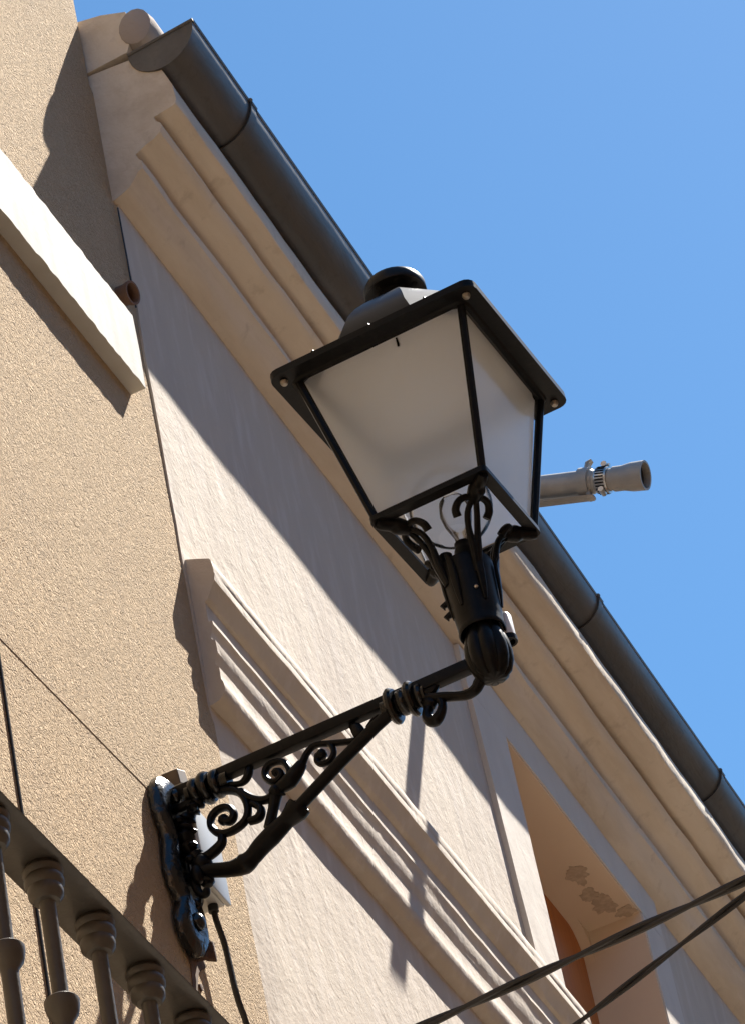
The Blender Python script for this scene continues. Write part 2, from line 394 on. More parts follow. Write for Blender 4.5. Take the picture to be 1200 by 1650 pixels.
rf.add([(0.16, 6.40, 8.40), (0.16, YE, 8.40), (-3.0, YE, 8.40+3.16*0.32), (-3.0, 6.40, 8.40+3.16*0.32)], [(0,1,2,3)])
rf.build('roof', MT['tile'], bB, off=oB)
te = MB()
lathe(te, [(0.004,0.0),(0.03,0.002),(0.040,0.008),(0.044,0.03),(0.044,0.16)], (0.127, 6.352, 8.425), (0, 1, 0.0), 16)
tt = te.build('tile_end', MT['mortar'], bB, off=oB)
for v in tt.data.vertices: v.co.z = (v.co.z - 8.425)*1.35 + 8.425

# lower string moulding
LP = [(-0.02, 6.930), (0.004, 6.927), (0.030, 6.917), (0.052, 6.907), (0.056, 6.900), (0.0575, 6.876), (0.0555, 6.870), (0.0575, 6.864), (0.0567, 6.846), (0.049, 6.836), (0.040, 6.815), (0.034, 6.806), (0.026, 6.802),
      (0.025, 6.760), (0.0262, 6.752), (0.0345, 6.750), (0.0350, 6.740), (0.030, 6.733), (0.026, 6.712), (0.0270, 6.704), (0.0330, 6.700), (0.0325, 6.668), (0.028, 6.660), (0.0235, 6.644),
      (0.0255, 6.638), (0.0305, 6.632), (0.0300, 6.600), (0.0335, 6.590), (0.0345, 6.578), (0.030, 6.563), (0.020, 6.552), (0.004, 6.547), (-0.02, 6.546)]
def low_prof(y):
    out = []; n = len(LP)
    for i, (x, z) in enumerate(LP):
        a = b = 0
        if 0 < i < n-1:
            a = 0.0020*nz(y*3, i*0.22, 13.3) + 0.0013*nz(y*13, i*0.5, 5.3)
            b = 0.0025*nz(y*2.5, i*0.2, 19.1) + 0.0012*nz(y*14, i*0.5, 4.4)
        b += -0.03*sm((y-6.40)/1.2)*max(0, (i-10)/(n-10))
        yo = (0.006*nz(i*0.8, 1.2, 3)) if y < 6.40 else 0
        out.append((x+a, z+b, yo))
    return out
lm = MB(); run(lm, low_prof, 6.398, WY0-0.005, 0.035); run(lm, low_prof, WY1+0.005, YE, 0.05)
lm.build('string_moulding', MT['plaster'], bB, off=oB, angle=30)

# window: surround, reveal, shutter
win = MB(); T = 0.013; zb_ = 6.915
def strip(mb, a0, a1, b0, b1, z0, z1, x=T, n=26):
    """upright strip whose two edges run from (a0,b0) at the foot to (a1,b1) at the head"""
    vs = []; fs = []
    for i in range(n+1):
        t = i/n; z = z0+(z1-z0)*t; l = a0+(a1-a0)*t + 0.004*nz(3, z*6, 1); r = b0+(b1-b0)*t + 0.0025*nz(8, z*6, 1)
        xx = x + 0.0015*nz(z*5, 1, 4)
        vs += [(-0.02, l, z), (xx, l, z), (xx, r, z), (-0.02, r, z)]
    for i in range(n):
        for j in range(4): fs.append((i*4+j, i*4+(j+1)%4, i*4+4+(j+1)%4, i*4+4+j))
    fs.append((3,2,1,0)); fs.append((n*4, n*4+1, n*4+2, n*4+3)); mb.add(vs, fs)
strip(win, 8.398, 8.345, WY0-0.002, WY0-0.002, zb_, WZ1)
strip(win, WY1+0.002, WY1+0.002, 9.775, 9.80, zb_, WZ1)
strip(win, 8.398, 8.398, WY0-0.002, WY0-0.002, 5.2, 6.53); strip(win, WY1+0.002, WY1+0.002, 9.775, 9.80, 5.2, 6.53)
def head_prof(y):
    a = 0.0015*nz(y*4, 3, 3)
    return [(-0.02, WZ1+0.002), (T+a, WZ1+0.002+0.003*nz(y*5, 1, 1)), (T+a, 7.93), (-0.02, 7.93)]
run(win, head_prof, 8.335, 9.80, 0.06)
wf = win.build('window', MT['trim'], bB, off=oB, angle=40)
XI = -0.178
rv = MB()
def rbox(mb, a, b): box(mb, a, b)
rbox(rv, (-0.29, WY0-0.02, WZ1-0.004), (T-0.004, WY1+0.02, WZ1+0.02))          # soffit skin
rbox(rv, (-0.29, WY1-0.006, 5.2), (T-0.003, WY1+0.02, WZ1-0.004))              # far jamb skin
rbox(rv, (-0.29, WY0-0.02, 5.2), (T-0.003, WY0+0.006, WZ1-0.004))              # near jamb skin
rv.build('reveal', MT['reveal'], wf)
for o in (wf,): pass
sh = MB()
prof = [(WY0+0.006, 5.2)]
prof2 = [(WY0+0.006, WZ1-0.0045), (WY1-0.0065, WZ1-0.0045), (WY1-0.0065, 5.2)]
pts = prof + prof2
vs = [(XI, y, z) for y, z in pts] + [(XI-0.05, y, z) for y, z in pts]
sh.add(vs, [(0,1,2,3), (7,6,5,4), (0,4,5,1), (1,5,6,2), (2,6,7,3), (3,7,4,0)])
# rounded head of the frame in the far corner
arc = [(WY1-0.0065, WZ1-0.0045)] + [(WY1-0.0065-0.10*(1-math.cos(R(90*k/6))), WZ1-0.0045-0.10*(1-math.sin(R(90*k/6)))) for k in range(7)]
vs = [(XI+0.0005, y, z) for y, z in arc] + [(XI+0.030, y, z) for y, z in arc]; n = len(arc)
ar = MB(); ar.add(vs, [tuple(range(n)), tuple(range(2*n-1, n-1, -1))] + [(k, (k+1)%n, n+(k+1)%n, n+k) for k in range(n)])
ar.build('corner_fillet', MT['reveal'], wf)
box(sh, (XI+0.0005, 9.08, 5.21), (XI+0.012, 9.12, WZ1-0.007))
sh.build('shutter', MT['orange'], wf)
pp = MB()
def blob(mb, cx, cy, rx, ry, z, seed, n=44):
    vs = []
    for dz in (0, -0.0012):
        for k in range(n):
            a = 2*math.pi*k/n; q = 1 + 0.5*nz(math.cos(a)*1.4+seed, math.sin(a)*1.4, seed) + 0.28*nz(math.cos(a)*4+seed, math.sin(a)*4, seed+3) + 0.16*nz(math.cos(a)*11, math.sin(a)*11, seed)
            vs.append((cx + rx*q*math.cos(a), cy + ry*q*math.sin(a), z+dz))
    fs = [tuple(range(n)), tuple(range(2*n-1, n-1, -1))] + [(k, (k+1)%n, n+(k+1)%n, n+k) for k in range(n)]
    mb.add(vs, fs)
ZS = WZ1-0.0045
blob(pp, -0.066, 9.32, 0.030, 0.045, ZS, 1.3); blob(pp, -0.075, 9.43, 0.026, 0.032, ZS, 2.9); blob(pp, -0.058, 9.50, 0.034, 0.045, ZS, 4.2); blob(pp, -0.02, 9.575, 0.030, 0.026, ZS, 6.1)
pp.build('peeled_patch', MT['patch'], wf)
for o in wf.children:
    o.data.transform(Matrix.Translation((0, -9, 0)))

# ------------------------------------------------------------------ gutter
gu = empty('gutter', (0.18, 6.367, 8.35)); oG = (0.18, 6.367, 8.35)
tag(gu, 'dark zinc half round gutter with raised joints along the cream eaves', 'gutter')
GX, GZ = 0.264, 8.371
def gut_r(y): return 0.084 - 0.013*sm((y-6.8)/2.2)
def gut_prof(y, grow=0.0, th=0.004):
    r = gut_r(y) + grow; cx = GX - gut_r(y); cz = GZ - 0.006 + 0.003*nz(y*1.1, 2, 2) + 0.0012*nz(y*4.3, 5, 2); out = []
    n = 18; fz = 1.04 - 0.14*sm((y-6.8)/2.4); tl = lambda x: cz - 0.022*(cx + r - x)/(2*r)
    for k in range(n+1):
        a = math.pi*k/n; out.append((cx + r*math.cos(a), tl(cx + r*math.cos(a)) - r*math.sin(a)*fz))
    out.append((cx - r, cz-0.010)); out.append((cx - r + th, cz-0.010))
    for k in range(n, -1, -1):
        a = math.pi*k/n; q = r-th; out.append((cx + q*math.cos(a), tl(cx + q*math.cos(a)) - q*math.sin(a)*fz))
    # rolled front bead
    for k in range(7):
        a = math.pi - math.pi*1.5*k/6; out.append((cx + r - 0.004 + 0.008*math.cos(a), cz + 0.004 + 0.008*math.sin(a)))
    return out
JN = [6.69, 8.97, 9.98, 11.9]
ys = [6.367] + JN + [YE]
for i in range(len(ys)-1):
    m = MB(); run(m, gut_prof, ys[i] + (0.0 if i == 0 else 0.002), ys[i+1]-0.002, 0.09); m.build('channel', MT['zinc'], gu, off=oG, angle=40)
for y in JN:
    m = MB(); run(m, lambda q: gut_prof(q, 0.0032, 0.004), y-0.016, y+0.016, 0.016); m.build('joint_band', MT['zinc'], gu, off=oG, angle=40)
    m = MB(); run(m, lambda q: gut_prof(q, 0.0060, 0.004), y-0.019, y-0.0165, 0.004); 
    m.build('joint_lip', MT['zinc'], gu, off=oG, angle=40)
m = MB(); cp = gut_prof(6.367)[:19]
vs = [(x, 6.362, z) for x, z in cp] + [(x, 6.3668, z) for x, z in cp]; n = len(cp)
m.add(vs, [tuple(range(n)), tuple(range(2*n-1, n-1, -1))] + [(k, k+1, n+k+1, n+k) for k in range(n-1)] + [(n-1, 0, n, 2*n-1)])
tube(m, [(cp[0][0]+0.002, 6.363, cp[0][1]+0.004), (cp[-1][0], 6.363, cp[-1][1]+0.004)], 0.005, 8)
m.build('end_cap', MT['zinc'], gu, off=oG, angle=40)

# ------------------------------------------------------------------ grey pipe above the gutter
pr = empty('vent_pipe', (0.2, 8.34, 8.40))
oP = (0.2, 8.34, 8.40)
tag(pr, 'weathered grey pipe held by a strap and hose clamp, jutting out over gutter', 'pipe')
tip = Vector((0.578, 8.483, 8.325)); dr = Vector((-0.943, 0.018, 0.329)).normalized()
m = MB(); A = tip + dr*0.36; L = (tip-A).length; ax = (tip-A).normalized(); A = tip + dr*0.62; LL = (tip-A).length
lathe(m, [(0.025,0),(0.034,0.0),(0.034,LL-0.150),(0.030,LL-0.145),(0.030,LL-0.095),(0.032,LL-0.080),(0.035,LL-0.060),(0.0385,LL-0.042),(0.0395,LL-0.036),(0.0405,LL),(0.035,LL),(0.034,LL-0.09),(0.002,LL-0.09)], A, ax, 28, cap=False)
m.build('tube', MT['pipe'], pr, off=oP)
m = MB(); lathe(m, [(0.0352,LL-0.022),(0.0352,LL-0.020),(0.001,LL-0.020)], A, ax, 20, cap=False); m.build('shade_disc', MT['dark'], pr, off=oP)  # dark disc across the mouth, the bore's shade put in as colour
m = MB(); h0 = LL-0.137
lathe(m, [(0.031,h0),(0.0355,h0),(0.0365,h0+0.006),(0.0365,h0+0.028),(0.0355,h0+0.034),(0.031,h0+0.034)], A, ax, 28, cap=False)
cl = m.build('hose_clamp', MT['steel'], pr, off=oP)
m = MB()
u_ = ax.cross(Vector((0,0,1))).normalized(); v_ = u_.cross(ax)
for k in range(26):
    a = 2*math.pi*k/26; d = u_*math.cos(a)+v_*math.sin(a); p = A + ax*(h0+0.017) + d*0.0362
    tube(m, [p - ax*0.012, p + ax*0.012], 0.0023, 6)
m.build('slots', MT['dark'], cl, off=oP)
m = MB(); q = A + ax*(h0+0.017) + v_*0.044
tube(m, [q - u_*0.016, q + u_*0.016], 0.0085, 8); tube(m, [q + v_*0.002 - ax*0.010, q + v_*0.002 + ax*0.012], 0.0065, 6)
m.build('clamp_screw', MT['steel'], cl, off=oP); m = MB(); q2 = A + ax*(h0+0.022) - v_*0.041 + u_*0.01
tube(m, [q2 - u_*0.014, q2 + u_*0.014], 0.008, 8)
m.build('clamp_screw', MT['steel'], cl, off=oP)
m = MB(); b0 = LL-0.186
ring = []
vs = []; fs = []; n = 22
for k in range(n+1):
    a = -math.pi*0.55 + 2*math.pi*0.80*k/n; d = u_*math.cos(a) + v_*math.sin(a)
    for (rr, hh) in ((0.0343, b0), (0.041, b0), (0.041, b0+0.030), (0.0343, b0+0.030)): vs.append(A + ax*hh + d*rr)
for k in range(n):
    for j in range(4): fs.append((k*4+j, k*4+(j+1)%4, k*4+4+(j+1)%4, k*4+4+j))
fs += [(3,2,1,0), (n*4, n*4+1, n*4+2, n*4+3)]
m.add(vs, fs)
# ear of the ring standing up, and the flat arm running back below the pipe
p = A + ax*(b0+0.014) + v_*0.046
tube(m, [p - v_*0.012, p + v_*0.012, p + v_*0.022 + ax*0.010], [0.016, 0.014, 0.009], 8, aspect=0.5, side=ax)
q = A + ax*(b0+0.022) - v_*0.050
tube(m, [q + ax*0.024, q + ax*0.018, q, q - ax*0.40], [0.010, 0.017, 0.016, 0.016], 8, aspect=0.35, side=v_)
tube(m, [q + ax*0.005 + v_*0.018, q + ax*0.010 - v_*0.004], 0.014, 8, aspect=0.6, side=ax)
m.build('strap', MT['pipe'], pr, off=oP)

# ------------------------------------------------------------------ wall lamp
PSI = 0.0663
lamp = empty('wall_lamp', (0.0, 6.0228, 6.08), -PSI)
tag(lamp, 'black wrought iron wall lamp with frosted glass lantern on scrolled bracket', 'wall lamp')
oL = (0, 0, 6.08)
def B3(p, y=0.0): return (p[0], y, p[1])
IR, GI = MT['iron'], MT['gloss_iron']
def part(name, m, mt=None, **k): return m.build(name, mt or IR, lamp, off=oL, **k)
# wall plate: a scalloped casting
m = MB()
half = [(5.735,0.010),(5.745,0.032),(5.765,0.046),(5.785,0.052),(5.805,0.050),(5.825,0.042),(5.838,0.036),(5.852,0.044),(5.868,0.055),(5.895,0.062),(5.925,0.061),(5.950,0.054),(5.972,0.048),(5.990,0.052),(6.012,0.064),(6.04,0.068),(6.07,0.067),(6.095,0.058),(6.115,0.042),(6.127,0.020),(6.130,0.006)]
lay = [(0.004,1.0),(0.018,1.0),(0.027,0.86),(0.032,0.62),(0.024,0.42),(0.026,0.2)]
zc_ = 5.93
vs = []; outl = [(hw, z) for z, hw in half] + [(-hw, z) for z, hw in reversed(half)]
for (x, s) in lay:
    for (yy, z) in outl: vs.append((x + 0.003*nz(yy*40, z*30, x*9), yy*s, zc_ + (z-zc_)*(0.55+0.45*s if s < 1 else 1)))
n = len(outl); fs = []
for i in range(len(lay)-1):
    for k in range(n): fs.append((i*n+k, i*n+(k+1)%n, (i+1)*n+(k+1)%n, (i+1)*n+k))
fs.append(tuple(range(n-1, -1, -1))); fs.append(tuple((len(lay)-1)*n+k for k in range(n)))
m.add(vs, fs); part('wall_plate', m, GI, angle=50)
for (yy, z, r) in ((0, 6.085, 0.017), (0, 5.99, 0.014), (0, 5.80, 0.018)):
    m = MB(); sphere(m, (0.030, yy, z), r, 12, (0.8, 1, 1)); part('bolt_head', m, GI)
# bars
m = MB(); hb = 0.0125
def sqbar(mb, p0, p1, hw, hh, n=4):
    p0 = Vector(p0); p1 = Vector(p1); t = (p1-p0).normalized(); s = Vector((0,1,0)); u = t.cross(s)
    vs = []
    for p in (p0, p1):
        for a, b in ((-1,-1),(1,-1),(1,1),(-1,1)): vs.append(p + s*a*hw + u*b*hh)
    mb.add(vs, [(3,2,1,0),(4,5,6,7)] + [(k, (k+1)%4, 4+(k+1)%4, 4+k) for k in range(4)])
sqbar(m, (0.02, 0, 6.089), (0.69, 0, 6.081), 0.0115, 0.0122); part('top_bar', m, bevel=0.002, smooth=True)
for rc, zz, rings in ((0.095, 6.074, ((-0.022, 0.028, 0.0095), (0.000, 0.033, 0.0105), (0.022, 0.029, 0.0095))),
                      (0.514, 6.068, ((-0.020, 0.036, 0.0085), (0.000, 0.0255, 0.010), (0.019, 0.035, 0.0085), (0.035, 0.023, 0.008)))):
    m = MB()
    for dx, r, hw in rings:
        lathe(m, [(r*0.66, dx-hw), (r*0.90, dx-hw*0.85), (r, dx-hw*0.3), (r, dx+hw*0.3), (r*0.90, dx+hw*0.85), (r*0.66, dx+hw)], (rc, 0, zz), (1, 0, -0.05), 22)
    lathe(m, [(0.0175, -0.042), (0.0175, 0.048)], (rc, 0, zz), (1, 0, -0.05), 14)
    part('collar', m, MT['collar_iron'])
m = MB(); tube(m, [B3(p) for p in ((0.505, 6.066), (0.4507, 6.0432), (0.3702, 6.0021), (0.262, 5.942))], 0.0122, 12)
part('brace', m)
m = MB()
tube(m, catmull([B3(p) for p in ((0.272, 5.9475), (0.262, 5.940), (0.240, 5.928), (0.2062, 5.911), (0.1816, 5.8985), (0.160, 5.884), (0.1426, 5.8775), (0.1146, 5.8795), (0.0773, 5.8935), (0.045, 5.905))], 5),
     [0.0235, 0.0235, 0.0165, 0.0195, 0.0185, 0.0170, 0.0205, 0.0155, 0.0140, 0.018], 14)
tube(m, [B3((0.258, 5.962)), B3((0.272, 5.956)), B3((0.282, 5.930)), B3((0.276, 5.922))], [0.003, 0.006, 0.006, 0.002], 8)
part('brace_foot', m)
def scroll(name, pts, rad, y=0.0, n=10, asp=1.25, mt=None, cr=4):
    mm = MB(); rad = [q*0.97 for q in rad]; tube(mm, catmull([B3(p, y) for p in pts], cr), rad, n, aspect=asp, side=(0, 1, 0)); return mm
m = scroll('s', [(0.118,5.989),(0.1269,5.981),(0.1353,5.984),(0.1392,5.9938),(0.1341,6.0074),(0.1225,6.0157),(0.1068,6.0161),(0.094,6.0077),(0.0893,5.9938),(0.0931,5.978),(0.1059,5.9633),(0.1273,5.9579),(0.1481,5.9615),(0.1620,5.9706),(0.169,5.9871),(0.1683,6.0093),(0.1596,6.0306),(0.143,6.0451),(0.1221,6.054)],
    [0.0085, 0.0082, 0.0078, 0.0075, 0.0078, 0.008, 0.0078, 0.008, 0.0085])
sphere(m, (0.117, 0, 5.990), 0.0115, 12, (1, 1, 1)); part('scroll', m)
m = scroll('s', [(0.160,6.035),(0.181,6.0085),(0.2007,5.9943),(0.2182,5.992),(0.2304,5.998)], [0.008, 0.0085, 0.0085, 0.009])
tube(m, catmull([B3(p) for p in ((0.168,5.962),(0.1859,5.9605),(0.1948,5.9714),(0.1916,5.9843),(0.1794,5.9987))], 4), [0.008, 0.009, 0.0075, 0.007], 10, 1.2, (0,1,0))
part('tendril', m)
m = scroll('s', [(0.2035,5.930),(0.2188,5.9653),(0.2296,5.9936),(0.2392,6.0028),(0.262,6.0095),(0.2821,6.025),(0.2937,6.0362)], [0.011, 0.0105, 0.013, 0.0125, 0.0165, 0.014, 0.010], asp=1.0, n=12)
sphere(m, (0.2315, -0.004, 5.998), 0.0135, 10); tube(m, [B3((0.236,5.995)), B3((0.248,5.985))], [0.008, 0.002], 8)
part('stem', m)
m = scroll('s', [(0.2367,6.040),(0.2440,6.0405),(0.2483,6.0300),(0.2382,6.0217),(0.2256,6.025),(0.2167,6.0388),(0.2170,6.0532),(0.2272,6.0629),(0.244,6.0625),(0.2581,6.0539),(0.2651,6.0376),(0.2652,6.0239),(0.2598,6.011)], [0.008, 0.007, 0.0068, 0.0068, 0.0078])
sphere(m, (0.238, 0, 6.041), 0.009, 10); part('scroll', m)
m = scroll('s', [(0.3343,6.0332),(0.3276,6.0344),(0.3241,6.0245),(0.3309,6.0151),(0.3466,6.0135),(0.3572,6.0226),(0.3599,6.0351),(0.3543,6.0496),(0.3399,6.0574),(0.3219,6.0601),(0.3064,6.0517),(0.2966,6.039),(0.2852,6.0278)], [0.009, 0.0062, 0.006, 0.006, 0.0062, 0.0078])
sphere(m, (0.335, 0, 6.035), 0.0115, 10); tube(m, catmull([B3(p) for p in ((0.338,6.0580),(0.3686,6.0455),(0.3957,6.0354),(0.408,6.0314))], 4), [0.006, 0.0065, 0.0068, 0.007], 10, 1.2, (0,1,0))
part('scroll', m)
m = MB()
tube(m, catmull([B3(p) for p in ((0.402,6.071),(0.412,6.0584),(0.417,6.0440),(0.420,6.030))], 4), [0.004, 0.0125, 0.0135, 0.006], 10, 0.8, (0,1,0))
tube(m, [B3((0.435,6.046)), B3((0.448,6.055)), B3((0.462,6.063))], [0.006, 0.0075, 0.004], 8); part('leaf', m)
m = MB(); tube(m, catmull([B3(p) for p in ((0.190,6.082),(0.1836,6.065),(0.1737,6.0535),(0.1593,6.0523),(0.126,6.0674))], 4), [0.007, 0.0085, 0.0075, 0.006, 0.005], 10, 1.1, (0,1,0)); part('leaf', m)
# knotted vegetal branch beside the plate
m = MB(); br = catmull([B3(p) for p in ((0.092,6.066),(0.0716,6.052),(0.0576,6.040),(0.0425,6.022),(0.0345,5.998),(0.036,5.970),(0.048,5.940),(0.056,5.905),(0.052,5.880))], 6)
rr = [0.013 + 0.0042*math.sin(i*1.25) + 0.002*math.sin(i*2.7) for i in range(len(br))]
tube(m, br, rr, 12)
for k, i in enumerate(range(3, len(br)-2, 5)):
    p = br[i]; sphere(m, (p[0]+0.010*(-1)**k, 0.012*(-1)**(k//2), p[2]), 0.0105, 8, (1, 1.1, 0.8))
part('branch', m)
m = MB()
tube(m, catmull([B3(p) for p in ((0.1073,5.9579),(0.1046,5.9426),(0.0872,5.932),(0.0668,5.9279),(0.0469,5.938))], 4), [0.0082, 0.0095, 0.0105, 0.0100, 0.010], 10, 1.1, (0,1,0))
sphere(m, (0.058, 0.0, 5.915), 0.021, 12, (1, 1.0, 0.95)); sphere(m, (0.050, -0.012, 5.890), 0.016, 10, (0.9, 0.9, 1.3)); sphere(m, (0.058, 0.010, 5.885), 0.015, 10)
tube(m, catmull([B3(p, -0.006) for p in ((0.047,5.895),(0.041,5.8798),(0.0421,5.8628),(0.050,5.8473),(0.0588,5.8464),(0.0605,5.8555))], 4), [0.011, 0.0095, 0.0075, 0.0068, 0.007], 10)
part('rosette', m)
m = MB(); tube(m, catmull([B3(p) for p in ((0.006,5.892),(0.0184,5.900),(0.034,5.898),(0.050,5.890))], 4), [0.008, 0.0085, 0.0085, 0.010], 10)
part('tie_bar', m); m = MB()
tube(m, catmull([B3(p) for p in ((0.012,6.068),(0.028,6.0594),(0.0456,6.0594),(0.0828,6.0755))], 4), [0.010, 0.0095, 0.0085, 0.0085], 10)
part('tie_bar', m); m = MB()
tube(m, [B3((0.010,5.985)), B3((0.036,5.985))], 0.010, 10)
part('tie_bar', m)
# curl below the arm, near the ball
m = scroll('s', [(0.532,6.070),(0.5517,6.0571),(0.5702,6.0495),(0.6001,6.0384),(0.6361,6.0241),(0.6561,6.0267),(0.667,6.0378),(0.682,6.052)], [0.011, 0.0105, 0.0105, 0.0098, 0.0105, 0.0115, 0.0125], asp=1.1)
part('under_scroll', m)
m = scroll('s', [(0.5595,6.056),(0.5615,6.0361),(0.555,6.0205),(0.5566,6.0053),(0.5684,5.9995),(0.5812,6.0096),(0.5878,6.0259),(0.585,6.040)], [0.0085, 0.0095, 0.0105, 0.012, 0.0115, 0.0095, 0.0085, 0.008], asp=1.2)
sphere(m, (0.563, 0, 6.040), 0.014, 10, (1.1, 1, 1)); part('curl', m)
m = MB(); tube(m, catmull([B3(p) for p in ((0.532,6.066),(0.556,6.064),(0.575,6.066),(0.588,6.079))], 3), [0.010, 0.011, 0.010, 0.006], 8); part('leaf', m)

AX = 0.6974
def axr(z): return AX - 0.0164*(z - 6.10)
# ribbed ball under the cup
m = MB(); lathe(m, [(0.004,-0.062),(0.022,-0.058),(0.033,-0.046),(0.0395,-0.026),(0.0415,-0.004),(0.040,0.018),(0.036,0.036),(0.030,0.052),(0.028,0.066)], (AX, 0, 6.090), (0,0,1), 64, rib=lambda a, h: 0.93 + 0.15*abs(math.sin(a*4))**0.8)
part('ball', m)
# cup: hollow socket, open below
m = MB(); cz = 6.137
lathe(m, [(0.0435,0.0),(0.0452,0.004),(0.0440,0.012),(0.0450,0.03),(0.0470,0.08),(0.0490,0.128),(0.0510,0.150),(0.0500,0.160),(0.040,0.165),(0.020,0.166),(0.0195,0.150),(0.040,0.149),(0.040,0.003),(0.0435,0.0)], (axr(6.2), 0, cz), (-0.0164,0,1), 32, cap=False)
part('cup', m)
m = MB(); lathe(m, [(0.039,0.10),(0.001,0.10)], (axr(6.2), 0, cz), (-0.0164,0,1), 24, cap=False); part('shade_disc', m, MT['dark'])  # dark disc up inside the cup, painted in place of its shade
m = MB()
for k in range(6):
    a = R(15 + 60*k); c, s = math.cos(a), math.sin(a)
    pts = [(axr(6.2)+c*r, s*r, z) for r, z in ((0.0465,6.185),(0.0495,6.215),(0.0515,6.25),(0.0540,6.282),(0.062,6.300))]
    tube(m, catmull(pts, 3), [0.003, 0.0065, 0.0085, 0.007, 0.003], 8, 0.55, (c, s, 0))
for zt, rt_ in ((6.232, 0.058), (6.205, 0.0555)):
    tube(m, [(axr(6.2)-0.046, -0.008, zt), (axr(6.2)-rt_-0.004, -0.010, zt-0.006), (axr(6.2)-rt_, -0.011, zt-0.016)], [0.008, 0.006, 0.001], 6)
part('cup_leaf', m)
m = MB(); sphere(m, (axr(6.2)+0.0475*math.cos(R(-62)), 0.0475*math.sin(R(-62)), 6.213), 0.0042, 8); part('screw', m, MT['steel'])
m = MB(); tx, ty = axr(6.2)+0.034, 0.036
lathe(m, [(0.0135,0.0),(0.0150,0.001),(0.0150,0.055),(0.012,0.060),(0.002,0.060)], (tx, ty, 6.125), (0.0,0,1), 18, cap=False); 
part('cable_tube', m, MT['white_tube'])
m = MB(); lathe(m, [(0.0165,-0.004),(0.0165,0.008),(0.012,0.008),(0.012,-0.004),(0.0165,-0.004)], (tx, ty, 6.125), (0,0,1), 18, cap=False); lathe(m, [(0.0125,0.02),(0.001,0.02)], (tx,ty,6.125), (0,0,1), 14, cap=False)
part('gland', m)

# lantern frames
Zt, Zb, ht, hbm = 6.7416, 6.3932, 0.2176, 0.1218
def rsq(h, r, n=5):
    out = []
    for cx, cy, a0 in ((1,1,0),(-1,1,90),(-1,-1,180),(1,-1,270)):
        for k in range(n):
            a = R(a0 + 90*k/(n-1)); out.append((cx*(h-r)+r*math.cos(a), cy*(h-r)+r*math.sin(a)))
    return out
def ringmesh(mb, sec, rr=0.016):
    """sec: closed list of (half, z): a square rounded ring"""
    vs = []; L = None
    for h, z in sec:
        q = rsq(h, rr); L = len(q); vs += [(axr(z)+x, y, z) for x, y in q]
    fs = []; n = len(sec)
    for i in range(n):
        for k in range(L): fs.append((i*L+k, i*L+(k+1)%L, ((i+1)%n)*L+(k+1)%L, ((i+1)%n)*L+k))
    mb.add(vs, fs)
m = MB(); ringmesh(m, [(ht+0.004, Zt), (ht+0.004, Zt+0.016), (ht-0.004, Zt+0.022), (ht-0.046, Zt+0.022), (ht-0.046, Zt+0.004), (ht-0.038, Zt-0.004), (ht-0.030, Zt-0.004), (ht-0.026, Zt)], 0.022)
tf = part('top_frame', m)
for sx in (-1, 1):
    for sy in (-1, 1):
        m = MB(); sphere(m, (axr(Zt)+sx*(ht-0.020), sy*(ht-0.020), Zt-0.003), 0.0085, 8)
        m.build('corner_screw', MT['screw'], tf, off=oL)
for t in (-0.62, 0.0, 0.62):
    for e in (-1, 1):
        m = MB(); sphere(m, (axr(Zt)+t*ht*0.9, e*(ht-0.002), Zt+0.0205), 0.0034, 8); m.build('rivet', IR, tf, off=oL)
m = MB(); tube(m, [(axr(Zt)+0.15*ht, -(ht-0.052), Zt+0.004), (axr(Zt)+0.15*ht, -(ht-0.054), Zt-0.016)], 0.003, 6); m.build('pin', IR, tf, off=oL)
m = MB(); ringmesh(m, [(hbm+0.002, Zb), (hbm+0.002, Zb+0.012), (hbm-0.004, Zb+0.018), (hbm-0.012, Zb+0.018), (hbm-0.020, Zb+0.008), (hbm-0.020, Zb)], 0.010)
part('bottom_frame', m)
for sx in (-1, 1):
    for sy in (-1, 1):
        m = MB(); p0 = Vector((axr(Zb)+sx*(hbm-0.008), sy*(hbm-0.008), Zb+0.014)); p1 = Vector((axr(Zt)+sx*(ht-0.040), sy*(ht-0.040), Zt+0.006))
        tube(m, [p0, p1], 0.0085, 8, twist=0.0); part('corner_bar', m)
# panes: thin frosted sheets between the bars
GT = 0.003
def pane(face):
    m = MB(); s, axis = face
    def P(h, t, z, off):
        a = s*(h-off)
        return (axr(z)+a, t, z) if axis == 0 else (axr(z)+t, a, z)
    h0, h1 = hbm-0.010, ht-0.045; z0, z1 = Zb+0.0185, Zt+0.012
    vs = [P(h0, -(h0-0.002), z0, 0), P(h0, h0-0.002, z0, 0), P(h1, h1-0.002, z1, 0), P(h1, -(h1-0.002), z1, 0),
          P(h0, -(h0-0.002), z0, GT), P(h0, h0-0.002, z0, GT), P(h1, h1-0.002, z1, GT), P(h1, -(h1-0.002), z1, GT)]
    m.add(vs, [(0,1,2,3),(7,6,5,4),(0,4,5,1),(1,5,6,2),(2,6,7,3),(3,7,4,0)]); o = part('glass_pane', m, MT['polish'], smooth=False)
    o.data.materials.append(MT['frost']); o.data.polygons[1].material_index = 1
for fc in ((-1,0),(1,0),(-1,1),(1,1)): pane(fc)
